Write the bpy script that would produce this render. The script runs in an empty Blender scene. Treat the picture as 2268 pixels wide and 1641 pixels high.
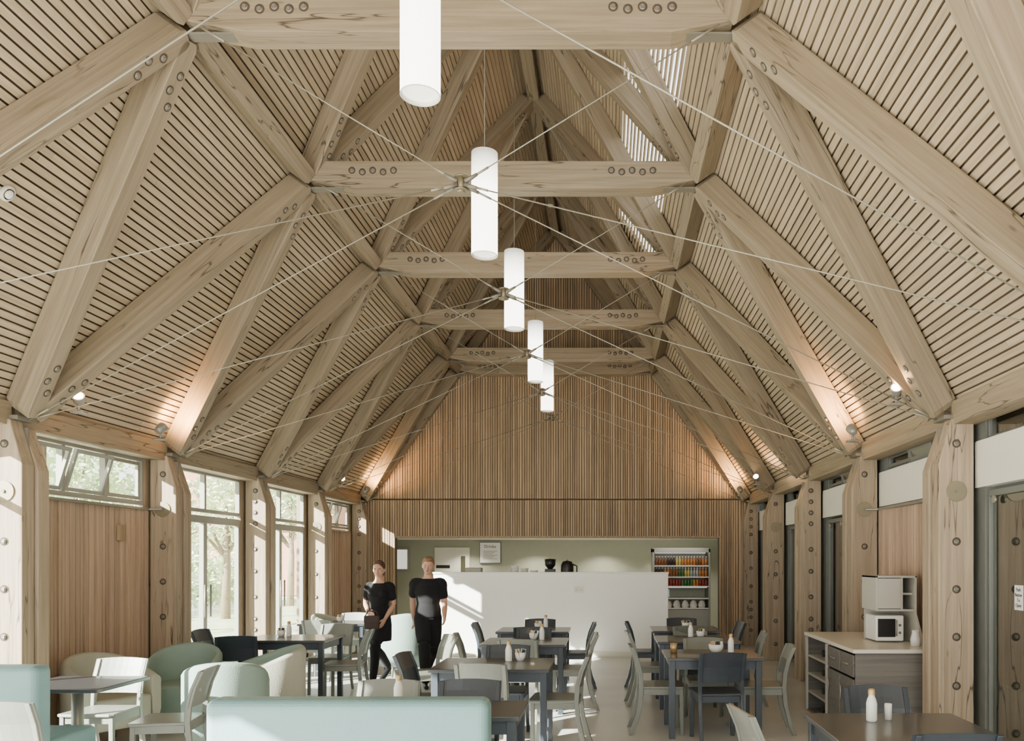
import bpy, bmesh, math, random
from mathutils import Vector, Matrix, noise
random.seed(7)
PI=math.pi
C=bpy.context.scene.collection
F=1800.0; CX=1.01; CZ=1.65
# ---------------------------------------------------------------- materials
def newmat(name):
    m=bpy.data.materials.new(name); m.use_nodes=True
    nt=m.node_tree; b=nt.nodes['Principled BSDF']
    return m,nt,b
def srgb(r,g,b):
    f=lambda c:((c/255)/12.92 if c/255<=0.04045 else (((c/255)+0.055)/1.055)**2.4)
    return (f(r),f(g),f(b),1)
def plain(name,col,rough=.5,metal=0,var=.06,scale=8,emit=None,es=0,bump=0,coat=0):
    m,nt,b=newmat(name); N=nt.nodes; L=nt.links
    tc=N.new('ShaderNodeTexCoord'); no=N.new('ShaderNodeTexNoise'); no.inputs['Scale'].default_value=scale; no.inputs['Detail'].default_value=5
    L.new(tc.outputs['Object'],no.inputs['Vector'])
    hs=N.new('ShaderNodeHueSaturation'); hs.inputs['Color'].default_value=col
    mr=N.new('ShaderNodeMapRange'); mr.inputs['To Min'].default_value=1-var; mr.inputs['To Max'].default_value=1+var
    L.new(no.outputs['Fac'],mr.inputs['Value']); L.new(mr.outputs['Result'],hs.inputs['Value'])
    L.new(hs.outputs['Color'],b.inputs['Base Color'])
    b.inputs['Roughness'].default_value=rough; b.inputs['Metallic'].default_value=metal
    if coat: b.inputs['Coat Weight'].default_value=coat
    if emit: b.inputs['Emission Color'].default_value=emit; b.inputs['Emission Strength'].default_value=es
    if bump:
        bp=N.new('ShaderNodeBump'); bp.inputs['Strength'].default_value=bump; bp.inputs['Distance'].default_value=.004
        n2=N.new('ShaderNodeTexNoise'); n2.inputs['Scale'].default_value=scale*12; L.new(tc.outputs['Object'],n2.inputs['Vector'])
        L.new(n2.outputs['Fac'],bp.inputs['Height']); L.new(bp.outputs['Normal'],b.inputs['Normal'])
    return m
def wood(name,dark,light,grain='X',island=False,cracks=True,rough=.6,vmin=.88,vmax=1.08):
    m,nt,b=newmat(name); N=nt.nodes; L=nt.links
    tc=N.new('ShaderNodeTexCoord')
    rnd=N.new('ShaderNodeNewGeometry').outputs['Random Per Island'] if island else N.new('ShaderNodeObjectInfo').outputs['Random']
    ad=N.new('ShaderNodeVectorMath'); ad.operation='ADD'
    mu=N.new('ShaderNodeMath'); mu.operation='MULTIPLY'; mu.inputs[1].default_value=37; L.new(rnd,mu.inputs[0])
    L.new(tc.outputs['Object'],ad.inputs[0]); L.new(mu.outputs[0],ad.inputs[1])
    def mapped(a,c):
        mp=N.new('ShaderNodeMapping'); s={'X':(a,c,c),'Y':(c,a,c),'Z':(c,c,a)}[grain]; mp.inputs['Scale'].default_value=s
        L.new(ad.outputs[0],mp.inputs['Vector']); return mp.outputs[0]
    n1=N.new('ShaderNodeTexNoise'); n1.inputs['Scale'].default_value=1; n1.inputs['Detail'].default_value=7; n1.inputs['Roughness'].default_value=.65; n1.inputs['Distortion'].default_value=.2
    L.new(mapped(.9,30),n1.inputs['Vector'])
    cr=N.new('ShaderNodeValToRGB'); cr.color_ramp.elements[0].position=.3; cr.color_ramp.elements[0].color=dark; cr.color_ramp.elements[1].position=.68; cr.color_ramp.elements[1].color=light
    L.new(n1.outputs['Fac'],cr.inputs['Fac']); col=cr.outputs['Color']
    hs=N.new('ShaderNodeHueSaturation'); L.new(col,hs.inputs['Color'])
    mr=N.new('ShaderNodeMapRange'); mr.inputs['To Min'].default_value=vmin; mr.inputs['To Max'].default_value=vmax; L.new(rnd,mr.inputs['Value']); L.new(mr.outputs[0],hs.inputs['Value'])
    col=hs.outputs['Color']
    if cracks:
        n2=N.new('ShaderNodeTexNoise'); n2.inputs['Scale'].default_value=1; n2.inputs['Detail'].default_value=3; L.new(mapped(.5,6),n2.inputs['Vector'])
        r2=N.new('ShaderNodeValToRGB'); e=r2.color_ramp.elements; e[0].position=.491; e[0].color=(0,0,0,1); e[1].position=.5; e[1].color=(1,1,1,1); x=r2.color_ramp.elements.new(.509); x.color=(0,0,0,1)
        L.new(n2.outputs['Fac'],r2.inputs['Fac'])
        n3=N.new('ShaderNodeTexNoise'); n3.inputs['Scale'].default_value=.9; L.new(ad.outputs[0],n3.inputs['Vector'])
        r3=N.new('ShaderNodeValToRGB'); r3.color_ramp.elements[0].position=.44; r3.color_ramp.elements[1].position=.54; L.new(n3.outputs['Fac'],r3.inputs['Fac'])
        mm=N.new('ShaderNodeMath'); mm.operation='MULTIPLY'; L.new(r2.outputs[0],mm.inputs[0]); L.new(r3.outputs[0],mm.inputs[1])
        vo=N.new('ShaderNodeTexVoronoi'); vo.inputs['Scale'].default_value=1; L.new(mapped(2.2,6),vo.inputs['Vector'])
        r4=N.new('ShaderNodeValToRGB'); r4.color_ramp.elements[0].position=.03; r4.color_ramp.elements[0].color=(1,1,1,1); r4.color_ramp.elements[1].position=.09; r4.color_ramp.elements[1].color=(0,0,0,1)
        L.new(vo.outputs['Distance'],r4.inputs['Fac'])
        mx0=N.new('ShaderNodeMath'); mx0.operation='MAXIMUM'; 
        m5=N.new('ShaderNodeMath'); m5.operation='MULTIPLY'; m5.inputs[1].default_value=.45; L.new(r4.outputs[0],m5.inputs[0])
        L.new(mm.outputs[0],mx0.inputs[0]); L.new(m5.outputs[0],mx0.inputs[1])
        mx=N.new('ShaderNodeMixRGB'); mx.inputs['Color2'].default_value=(dark[0]*.25,dark[1]*.23,dark[2]*.2,1); L.new(mx0.outputs[0],mx.inputs['Fac']); L.new(col,mx.inputs['Color1']); col=mx.outputs[0]
    L.new(col,b.inputs['Base Color']); b.inputs['Roughness'].default_value=rough
    bp=N.new('ShaderNodeBump'); bp.inputs['Strength'].default_value=.15; bp.inputs['Distance'].default_value=.003; L.new(n1.outputs['Fac'],bp.inputs['Height']); L.new(bp.outputs[0],b.inputs['Normal'])
    return m
def glassmat(name,tint,base=.04,gain=.6,power=4):
    m=bpy.data.materials.new(name); m.use_nodes=True; nt=m.node_tree; N=nt.nodes; L=nt.links
    for n in list(N): N.remove(n)
    o=N.new('ShaderNodeOutputMaterial'); t=N.new('ShaderNodeBsdfTransparent'); t.inputs[0].default_value=tint
    g=N.new('ShaderNodeBsdfGlossy'); g.inputs['Roughness'].default_value=.01
    lw=N.new('ShaderNodeLayerWeight'); lw.inputs['Blend'].default_value=.5
    pw=N.new('ShaderNodeMath'); pw.operation='POWER'; pw.inputs[1].default_value=power; L.new(lw.outputs['Facing'],pw.inputs[0])
    ma=N.new('ShaderNodeMath'); ma.operation='MULTIPLY_ADD'; ma.inputs[1].default_value=gain; ma.inputs[2].default_value=base; L.new(pw.outputs[0],ma.inputs[0])
    mx=N.new('ShaderNodeMixShader'); L.new(ma.outputs[0],mx.inputs[0]); L.new(t.outputs[0],mx.inputs[1]); L.new(g.outputs[0],mx.inputs[2]); L.new(mx.outputs[0],o.inputs[0])
    return m
M={}
M['beam']=wood('weathered_beam',srgb(124,109,87),srgb(157,142,118))
M['post']=wood('post_timber',srgb(138,120,98),srgb(174,156,132),'Z')
M['ridge']=wood('ridge_timber',srgb(124,109,87),srgb(157,142,118),'Y')
M['batten']=wood('ceiling_batten',srgb(160,142,115),srgb(190,172,144),'Y',True,False,vmin=.85,vmax=1.08)
M['slat']=wood('gable_slat',srgb(146,122,92),srgb(190,164,130),'Z',True,False,vmin=.72,vmax=1.12)
M['panel']=wood('panel_slat',srgb(168,142,118),srgb(200,173,148),'Z',True,False,vmin=.8,vmax=1.08)
M['dark']=plain('dark_backing',srgb(92,76,58),.9)
M['steel']=plain('brushed_steel',srgb(150,148,138),.45,.6)
M['rod']=plain('tie_rod_steel',srgb(150,146,130),.45,.4)
M['hub']=plain('hub_steel',srgb(140,131,108),.45,.6)
M['galv']=plain('galvanised_plate',srgb(130,125,112),.6,.4)
M['boltdark']=plain('bolt_recess_shade',srgb(76,62,48),.8,0)  # dark flat disc round each bolt, recess shade put into its colour
M['alu']=plain('window_frame_aluminium',srgb(152,152,142),.5,.2)
M['aludark']=plain('dark_frame_metal',srgb(112,114,108),.45,.2)
M['white']=plain('white_paint',srgb(244,243,237),.45,0,.02)
M['cream']=plain('cream_paint',srgb(230,226,212),.6,0,.03)
M['olive']=plain('kitchen_wall_paint',srgb(170,171,152),.7,0,.04)
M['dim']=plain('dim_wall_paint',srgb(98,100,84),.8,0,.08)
M['glass']=glassmat('clear_glass',(.97,.99,.97,1))
M['glassdark']=glassmat('smoked_glass',(.5,.53,.46,1),.2,.7,2.5)
M['navy']=plain('navy_lacquered_wood',srgb(46,54,62),.42,0,.08,coat=.15)
M['tabletop']=plain('dark_table_top',srgb(56,59,62),.3,0,.08,coat=.3)
M['grey']=plain('grey_lacquered_wood',srgb(112,115,106),.42,0,.06,coat=.15)
M['palegrey']=plain('pale_grey_lacquered_wood',srgb(136,139,130),.42,0,.06)
M['teal']=plain('teal_leather',srgb(116,150,150),.45,0,.05,bump=.3)
M['mint']=plain('mint_fabric',srgb(132,152,142),.85,0,.06,bump=.5)
M['beige']=plain('beige_fabric',srgb(164,163,148),.85,0,.06,bump=.5)
M['black']=plain('black_fabric',srgb(18,18,21),.95,0,.1)
M['blackpl']=plain('black_plastic',srgb(24,24,24),.35)
M['skin']=plain('skin',srgb(196,152,128),.55,0,.05)
M['hairlight']=plain('fair_hair',srgb(132,100,70),.7,0,.2,scale=40)
M['hairbrown']=plain('brown_hair',srgb(82,56,42),.7,0,.2,scale=40)
M['eye']=plain('eye_white',srgb(225,222,215),.3); M['iris']=plain('iris',srgb(60,46,36),.3); M['lip']=plain('lips',srgb(168,104,92),.5)
M['brownbag']=plain('brown_leather',srgb(60,46,42),.7)
M['ceramic']=plain('white_ceramic',srgb(235,233,225),.25)
M['copper']=plain('gold_cap',srgb(190,160,110),.4,.5)
M['worktop']=plain('pale_worktop',srgb(214,208,192),.3,0,.03)
M['darkoak']=wood('grey_oak_veneer',srgb(88,85,80),srgb(120,115,107),'X',False,False)
M['hutch']=plain('pale_grey_laminate',srgb(180,177,165),.5,0,.03)
M['asphalt']=plain('terrace_paving',srgb(216,212,198),.9,0,.1,scale=2)
M['bark']=plain('bark',srgb(134,120,100),.9,0,.2)
M['leaf']=plain('spring_leaf',srgb(212,222,182),.7,0,.2,scale=1.5); M['leafd']=plain('deep_leaf',srgb(184,200,154),.7,0,.25,scale=1.5)
M['grass']=plain('lawn',srgb(190,196,152),.9,0,.25,scale=1.2)
M['brick']=plain('old_brick',srgb(190,140,118),.9,0,.25,scale=6); M['rooftile']=plain('red_roof_tile',srgb(184,128,104),.9,0,.3,scale=5)
M['lampcup']=plain('spot_housing',srgb(150,148,140),.4,.4)
def emis(name,col,s):
    return plain(name,col,.4,0,.01,emit=col,es=s)
M['warm']=emis('warm_lamp_glow',(1,.76,.46,1),90)
M['down']=emis('downlight_glow',(1,.9,.7,1),20)
M['strip']=emis('fridge_strip',(1,.97,.88,1),.7)  # added glow, shared by the fridge strips and the kitchen window pane
m,nt,b=newmat('opal_shade'); tc=nt.nodes.new('ShaderNodeTexCoord'); sx=nt.nodes.new('ShaderNodeSeparateXYZ'); mr=nt.nodes.new('ShaderNodeMapRange')
nt.links.new(tc.outputs['Object'],sx.inputs[0]); nt.links.new(sx.outputs['Z'],mr.inputs['Value'])
mr.inputs['From Min'].default_value=-.3; mr.inputs['From Max'].default_value=-.02; mr.inputs['To Min'].default_value=7; mr.inputs['To Max'].default_value=.8
nt.links.new(mr.outputs[0],b.inputs['Emission Strength']); b.inputs['Emission Color'].default_value=(1,.97,.86,1); b.inputs['Base Color'].default_value=srgb(235,232,215); b.inputs['Roughness'].default_value=.4
M['opal']=m
M['opalb']=emis('opal_diffuser',(1,.95,.82,1),1.8)
m,nt,b=newmat('polished_floor'); N=nt.nodes; L=nt.links
tc=N.new('ShaderNodeTexCoord'); n1=N.new('ShaderNodeTexNoise'); n1.inputs['Scale'].default_value=.9; n1.inputs['Detail'].default_value=8; L.new(tc.outputs['Object'],n1.inputs[0])
cr=N.new('ShaderNodeValToRGB'); cr.color_ramp.elements[0].position=.25; cr.color_ramp.elements[0].color=srgb(196,196,190); cr.color_ramp.elements[1].position=.75; cr.color_ramp.elements[1].color=srgb(210,210,204)
L.new(n1.outputs[0],cr.inputs[0]); L.new(cr.outputs[0],b.inputs['Base Color']); mr=N.new('ShaderNodeMapRange'); mr.inputs['To Min'].default_value=.2; mr.inputs['To Max'].default_value=.3; L.new(n1.outputs[0],mr.inputs[0]); L.new(mr.outputs[0],b.inputs['Roughness'])
M['floor']=m
# ---------------------------------------------------------------- mesh builder
class MB:
    def __init__(s): s.v=[]; s.f=[]; s.mi=[]; s.sm=[]
    def add(s,vs,fs,mi=0,sm=False):
        o=len(s.v); s.v+= [tuple(v) for v in vs]
        for f in fs: s.f.append([i+o for i in f]); s.mi.append(mi); s.sm.append(sm)
        return s
    def box(s,x0,x1,y0,y1,z0,z1,mi=0):
        return s.add([(x0,y0,z0),(x1,y0,z0),(x1,y1,z0),(x0,y1,z0),(x0,y0,z1),(x1,y0,z1),(x1,y1,z1),(x0,y1,z1)],
          [(3,2,1,0),(4,5,6,7),(0,1,5,4),(1,2,6,5),(2,3,7,6),(3,0,4,7)],mi)
    def obox(s,c,a,b_,d,mi=0):
        c=Vector(c);a=Vector(a);b_=Vector(b_);d=Vector(d)
        if a.cross(b_).dot(d)<0: a=-a
        vs=[c+a*i+b_*j+d*k for k in(-1,1) for i,j in((-1,-1),(1,-1),(1,1),(-1,1))]
        return s.add(vs,[(3,2,1,0),(4,5,6,7),(0,1,5,4),(1,2,6,5),(2,3,7,6),(3,0,4,7)],mi)
    def prism(s,poly,axis,a,b_,mi=0):
        n=len(poly)
        def P(p,t): return {'X':(t,p[0],p[1]),'Y':(p[0],t,p[1]),'Z':(p[0],p[1],t)}[axis]
        vs=[P(p,a) for p in poly]+[P(p,b_) for p in poly]
        return s.add(vs,[list(range(n)),list(range(2*n-1,n-1,-1))]+[(i,i+n,(i+1)%n+n,(i+1)%n) for i in range(n)],mi)
    def tube(s,pts,rad,seg=12,mi=0,sm=True,flat=1.0,side=None):
        pts=[Vector(p) for p in pts]; n=len(pts)
        if not isinstance(rad,(list,tuple)): rad=[rad]*n
        vs=[]
        for i,p in enumerate(pts):
            t=(pts[min(i+1,n-1)]-pts[max(i-1,0)]).normalized()
            ref=Vector(side) if side else (Vector((0,0,1)) if abs(t.z)<.9 else Vector((1,0,0)))
            u=(ref-t*ref.dot(t)).normalized(); w=t.cross(u)
            r=rad[i]; ru,rw=(r if isinstance(r,(list,tuple)) else (r,r*flat))
            for k in range(seg):
                a=2*PI*k/seg; vs.append(p+u*ru*math.cos(a)+w*rw*math.sin(a))
        fs=[(i*seg+k,i*seg+(k+1)%seg,(i+1)*seg+(k+1)%seg,(i+1)*seg+k) for i in range(n-1) for k in range(seg)]
        s.add(vs,fs,mi,sm); o=len(s.v)-len(vs)
        s.f.append([o+k for k in range(seg-1,-1,-1)]); s.mi.append(mi); s.sm.append(False)
        s.f.append([o+(n-1)*seg+k for k in range(seg)]); s.mi.append(mi); s.sm.append(False)
        return s
    def lathe(s,prof,c=(0,0,0),seg=20,mi=0):
        vs=[(c[0]+r*math.cos(2*PI*k/seg),c[1]+r*math.sin(2*PI*k/seg),c[2]+z) for r,z in prof for k in range(seg)]
        n=len(prof); return s.add(vs,[(i*seg+k,i*seg+(k+1)%seg,(i+1)*seg+(k+1)%seg,(i+1)*seg+k) for i in range(n-1) for k in range(seg)],mi,True)
    def ell(s,c,r,seg=16,rings=10,mi=0):
        vs=[];fs=[]
        for i in range(rings+1):
            th=PI*i/rings
            for k in range(seg):
                a=2*PI*k/seg; vs.append((c[0]+r[0]*math.sin(th)*math.cos(a),c[1]+r[1]*math.sin(th)*math.sin(a),c[2]-r[2]*math.cos(th)))
        for i in range(rings):
            for k in range(seg): fs.append((i*seg+k,i*seg+(k+1)%seg,(i+1)*seg+(k+1)%seg,(i+1)*seg+k))
        return s.add(vs,fs,mi,True)
    def mesh(s,name,mats):
        me=bpy.data.meshes.new(name); me.from_pydata(s.v,[],s.f); me.update()
        for mm in (mats if isinstance(mats,(list,tuple)) else [mats]): me.materials.append(M[mm] if isinstance(mm,str) else mm)
        me.polygons.foreach_set('material_index',s.mi); me.polygons.foreach_set('use_smooth',s.sm); return me
    def build(s,name,mats,parent=None,bevel=0,seg=2,loc=None):
        o=bpy.data.objects.new(name,s.mesh(name,mats)); C.objects.link(o)
        if parent: o.parent=parent
        if loc: o.location=loc
        if bevel:
            bv=o.modifiers.new('bevel','BEVEL'); bv.width=bevel; bv.segments=seg; bv.limit_method='ANGLE'; bv.angle_limit=.7
        return o
def tag(o,label=None,cat=None,group=None,kind=None):
    if label:o['label']=label
    if cat:o['category']=cat
    if group:o['group']=group
    if kind:o['kind']=kind
    return o
def thing(name,label,cat,loc=(0,0,0),rz=0,group=None):
    o=bpy.data.objects.new(name,None); o.empty_display_size=.1; C.objects.link(o); o.location=loc; o.rotation_euler=(0,0,rz)
    return tag(o,label,cat,group)
def copy_tree(o,parent=None):
    c=o.copy(); C.objects.link(c); c.parent=parent
    for ch in o.children: copy_tree(ch,c)
    return c
def struct(o,label=None):
    o['kind']='structure'
    if label:o['label']=label
    return o
ORD=['nearest','second nearest','third nearest','fourth nearest','fifth nearest','farthest']
# ---------------------------------------------------------------- geometry of the frame
YE=[4.275,6.59,8.90,11.21,13.53,15.84]
YU=[3.30,5.616,7.93,10.24,12.555,14.80,15.86]
EX,EZ,UX,UZ,RZ=3.75,2.81,1.92,5.36,8.06
D=Vector((UX-EX,0,UZ-EZ)).normalized(); DX,DZ=-D.x,D.z
bb=MB(); bb.tube([(0,0,-.004),(0,0,.002)],.034,14,0); bb.lathe([(.023,.002),(.023,.006),(.0,.006)],seg=12,mi=1); bb.tube([(0,0,0),(0,0,.014)],.013,6,1,False)
BOLT=bb.mesh('bolt',['boltdark','galv'])
def bolt(parent,loc,rot):
    o=bpy.data.objects.new('bolt',BOLT); C.objects.link(o); o.parent=parent; o.location=loc; o.rotation_euler=rot; return o
def member(P,Q,n,w,d,name,label,cat,group=None,bolts=(3,3),e0=.07,e1=.07,mat='beam'):
    P=Vector(P);Q=Vector(Q);x=(Q-P).normalized();P=P+x*e0;Q=Q-x*e1;L=(Q-P).length
    n=Vector(n); n=(n-x*n.dot(x)).normalized(); y=n.cross(x)
    mb=MB(); vs=[];h=L/2
    for X,k in((-h,.7),(-h+.05,1),(h-.05,1),(h,.7)):
        vs+=[(X,-w/2*k,-d/2),(X,w/2*k,-d/2),(X,w/2*k,d/2),(X,-w/2*k,d/2)]
    fs=[(0,1,2,3),(15,14,13,12)]
    for i in range(3):
        for k in range(4): fs.append((i*4+k,(i+1)*4+k,(i+1)*4+(k+1)%4,i*4+(k+1)%4))
    mb.add(vs,fs); o=mb.build(name,mat,bevel=.005)
    R=Matrix((x,y,n)).transposed().to_4x4(); o.matrix_world=Matrix.Translation((P+Q)/2)@R
    tag(o,label,cat,group)
    for i in range(bolts[0]): bolt(o,(-h+.24+i*.115,.022*(-1)**i,-d/2),(PI,0,0))
    for i in range(bolts[1]): bolt(o,(h-.24-i*.115,.022*(-1)**i,-d/2),(PI,0,0))
    return o
WORD=['unseen','nearest','second','third','fourth','farthest']
TW=['unseen','nearest','second','third','fourth','fifth','end']
for s,sd in((-1,'left'),(1,'right')):
    n=Vector((s*DZ,0,DX))
    for k in range(6):
        E=(s*EX,YE[k],EZ)
        for j in(k,k+1):
            if j==0 and s<0: continue
            U=(s*UX,YU[j],UZ)
            member(E,U,n,.155,.22,'diagonal_rafter','lower timber rafter on %s slope, %s post up to %s tie beam'%(sd,WORD[k],TW[j]),'rafter','lower diagonal roof rafters')
    for j in range(1,7):
        U=(s*UX,YU[j],UZ)
        for k in(j-1,j):
            if k>5: continue
            R=(s*.05,YE[k],RZ)
            lab='upper timber rafter on %s slope from %s tie beam up to the ridge, %s leg'%(sd,TW[j],'near' if k==j-1 else 'far')
            member(U,R,n,.14,.2,'upper_rafter',lab,'rafter','upper diagonal roof rafters',(4,2))
    for j in range(0,6):
        member((s*UX,YU[j],UZ+.02),(s*UX,YU[j+1],UZ+.02),n,.145,.21,'purlin','%s purlin timber running between %s and %s tie beams'%(sd,TW[j],TW[j+1]),'purlin','roof purlins',(0,0),.1,.1)
    for k in range(0,5):
        o=member((s*3.87,YE[k],2.83),(s*3.87,YE[k+1],2.83),(0,0,1),.2,.19,'wall_plate_beam','%s eaves beam between %s and %s posts'%(sd,WORD[k],WORD[k+1]),'beam','eaves beams',(0,0),.02,.02)
o=MB().box(-.08,.08,3,15.9,RZ-.12,RZ+.12).build('ridge_beam','ridge',bevel=.01); tag(o,'long timber ridge beam at the very top of the roof','beam')
for j in range(1,7):
    L=UX-.05
    poly=[(-L,-.06),(-L+.42,-.14),(L-.42,-.14),(L,-.06),(L,.12),(-L,.12)]
    o=MB().prism(poly,'Y',-.1,.1).build('tie_beam','beam',bevel=.006,loc=(0,YU[j] if j<6 else 15.78,UZ+.02))
    tag(o,('%s horizontal timber tie beam from the camera crossing the roof'%ORD[j-1]) if j<6 else 'farthest horizontal timber tie beam fixed against the slatted gable wall','tie beam','horizontal tie beams')
    for sg in(-1,1):
        for i in range(5): bolt(o,(sg*(L-.42-i*.1),-.1,.02+.008*(-1)**i),(PI/2,0,0))
        MB().box(min(sg*(L-.5),sg*(L+.02)),max(sg*(L-.5),sg*(L+.02)),-.05,.05,-.12,-.108).build('end_plate','galv',o,.003)
def post(s,k):
    sd='left' if s<0 else 'right'
    y=YE[k]; top=2.78
    p=thing('timber_post','%s timber post on the %s side, studded with bolts%s'%(ORD[k-1],sd,', beside the gable wall' if k==5 else ''),'post',(s*3.79,y,0),0,'timber posts')
    i=-s
    poly=[(i*.14,0),(i*.14,2.42),(i*.04,top),(-i*.14,top),(-i*.14,0)]
    if i<0: poly=poly[::-1]
    MB().prism(poly[::-1],'Y',-.12,.02).build('front_plank','post',p,.008)
    MB().prism([(a*1.15 if abs(a)>.1 else a,z*(.985 if z>2 else 1)) for a,z in poly][::-1],'Y',.035,.17).build('rear_plank','post',p,.008)
    MB().box(-.09,.09,.02,.035,.02,top-.05).build('flitch_plate','galv',p)
    zs=[2.58,1.8,1.42,1.04,.65,.27] if k in(1,2,4) else [2.6,2.45,2.3,2.15,1.8,1.5,1.15,.85,.7,.55,.3]
    for z in zs: bolt(p,(0,-.12,z),(PI/2,0,0))
    if k in(1,2,4):
        d=MB().tube([(0,-.13,2.2),(0,-.12,2.2)],.082,28).build('steel_disc','hub',p,.002)
        MB().tube([(0,-.14,2.2),(0,-.13,2.2)],.014,10).build('disc_pin','galv',d)
        if k==2: MB().tube([(0,-.14,2.2),(s*.6,-.14,2.2)],.012,10).build('tie_bar','steel',p)
    MB().box(-.09,.09,-.1,.12,2.78,2.815).build('head_bracket','galv',p,.004)
for s in(-1,1):
    for k in range(1,6): post(s,k)
for j in range(0,6):
    h=(0,YU[j],4.25)
    t=thing('tension_rod_star',('steel tension rods meeting at the hub under the %s tie beam'%TW[j]),'tie rods',h,0,'tension rod stars')
    hb=MB().tube([(0,0,-.06),(0,0,.06)],.025,14); hb.tube([(0,0,.04),(0,0,.05)],.05,16); hb.tube([(0,0,-.05),(0,0,-.04)],.05,16); hb.build('hub','hub',t)
    ends=[(s*(UX-.15),YU[j]-.13,UZ-.09) for s in(-1,1)]
    if j>0: ends+=[(s*3.68,YE[j-1],EZ-.02) for s in(-1,1)]
    ends+=[(s*3.68,YE[min(j,5)]-(.05 if j==5 else 0),EZ-.02) for s in(-1,1)]
    for e in ends:
        v=Vector(e)-Vector(h); u=v.normalized()
        mb=MB().tube([u*.16,v],.0046,8); mb.tube([u*.12,u*.22],.008,8); mb.tube([v-u*.22,v-u*.05],.008,8); mb.build('rod','rod',t)
        MB().tube([u*.03,u*.13],[.018,.011],8).build('fork_end','galv',t)
# ---------------------------------------------------------------- ceiling
OFF=.14
B0=Vector((EX+DZ*OFF,0,EZ+DX*OFF)); LS=B0.x/DX
SK0,SK1=3.72,4.6
mb=MB(); bk=MB()
for s in(-1,1):
    pitch=.064; nb=int((LS+.17)/pitch)
    dr=Vector((-s*DX,0,DZ)); nn=Vector((s*DZ,0,DX))
    for i in range(nb):
        u=-.12+i*pitch; c=Vector((s*B0.x,0,B0.z))+dr*u
        y=-4.0+random.random()*-1
        while y<15.92:
            y2=min(y+random.uniform(2.4,4.2),15.95)
            if 15.95-y2<.5: y2=15.95
            sky=(s>0 and SK0<u<SK1 and y2>5.9 and y<11.8)
            mb.obox(c+Vector((0,(y+y2)/2,0))+nn*random.uniform(-.002,.002),dr*(.0248 if not sky else .015),Vector((0,(y2-y)/2-.001,0)),nn*(.01 if not sky else .008))
            y=y2+.0
    def bp(u0,u1,y0,y1):
        c=Vector((s*B0.x,(y0+y1)/2,B0.z))+dr*((u0+u1)/2)+nn*.034
        bk.obox(c,dr*((u1-u0)/2),Vector((0,(y1-y0)/2,0)),nn*.02)
    if s<0: bp(-.16,LS+.08,-4.5,16.1)
    else:
        bp(-.16,SK0,-4.5,16.1); bp(SK1,LS+.08,-4.5,16.1); bp(SK0,SK1,-4.5,5.9); bp(SK0,SK1,11.8,16.1)
struct(mb.build('ceiling','batten'),'sloping ceiling of narrow pale timber battens')
struct(bk.build('ceiling_backing','dark'))
for s,nm in((-1,'left'),(1,'right')):
    mb=MB(); mb.add([(s*3.98,-4,3.02),(s*4.6,-4,2.94),(s*4.6,16,2.94),(s*3.98,16,3.02)],[(0,1,2,3)])
    mb.add([(s*3.98,-4,3.2),(s*4.6,-4,2.98),(s*4.6,16,2.98),(s*3.98,16,3.2)],[(0,1,2,3)])
    y=-3.8
    while y<15.9:
        mb.obox((s*4.3,y,2.95),(s*.31,0,-.04),(0,.03,0),(0,0,.04)); y+=.42
    struct(mb.build('trim_1' if s<0 else 'trim_2','batten'),'exposed eaves soffit outside the %s windows'%nm)
# ---------------------------------------------------------------- floor, ground, gable
struct(MB().box(-4.1,6.4,-5,19.2,-.1,0).build('floor','floor'))
struct(MB().box(-60,-4.1,-30,90,-.2,-.03).build('ground','asphalt'),'pale paving outside the left windows')
GY=15.97
zr=lambda x:B0.z+(B0.x-abs(x))*DZ/DX
mb=MB()
mb.prism([(-3.95,2.12),(3.95,2.12),(3.95,zr(3.95)),(0,zr(0)+.05),(-3.95,zr(3.95))],'Y',GY+.02,GY+.2)
mb.box(-3.95,-3.17,GY+.02,GY+.2,0,2.12); mb.box(3.21,3.95,GY+.02,GY+.2,0,2.12)
struct(mb.build('wall_back_core','dark'))
mb=MB(); x=-3.9; 
while x<3.9:
    w=random.choice([.03,.036,.042]); xc=x+w/2; dpt=random.choice([0,.008,.018])
    zt=zr(abs(xc)+w/2)
    if zt>2.87: mb.prism([(x,2.86),(x+w,2.86),(x+w,zr(x+w)),(x,zr(x))],'Y',GY-.02-dpt,GY+.02)
    mb.box(x,x+w,GY-.02-dpt,GY+.02,2.13 if -3.17<xc<3.21 else .0,2.83)
    x+=w+.012
mb.box(-3.2,3.24,GY-.035,GY+.2,2.09,2.13)
struct(mb.build('wall_back','slat'),'far gable wall clad in narrow vertical brown timber slats')
# ---------------------------------------------------------------- slatted side panels
def slatpanel(s,y0,y1,z1,nm,label):
    mb=MB(); y=y0; x0=s*3.93
    while y<y1:
        w=random.choice([.036,.046,.056]); t=(y-y0)/(y1-y0); b=s*.07*math.sin(PI*t); dd=random.choice([0,.014])
        mb.box(min(x0+b-s*dd,x0+b+s*.05),max(x0+b-s*dd,x0+b+s*.05),y,min(y+w,y1),0,z1); y+=w+.011
    o=mb.build(nm,'panel'); struct(o,label)
    mb=MB(); mb.box(min(x0+s*.125,x0+s*.2),max(x0+s*.125,x0+s*.2),y0,y1,0,z1).build('panel_backing','dark',o)
    MB().box(min(x0-s*.01,x0+s*.17),max(x0-s*.01,x0+s*.17),y0,y1,z1,z1+.025).build('cap_rail','steel',o)
slatpanel(-1,6.77,8.76,2.19,'wall_left','vertical slatted timber panel between the two nearest left posts')
slatpanel(-1,13.71,15.68,2.19,'wall_left_far','vertical slatted timber panel beside the far left corner')
slatpanel(1,6.77,8.76,2.19,'wall_right','vertical slatted timber panel behind the tea station')
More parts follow.
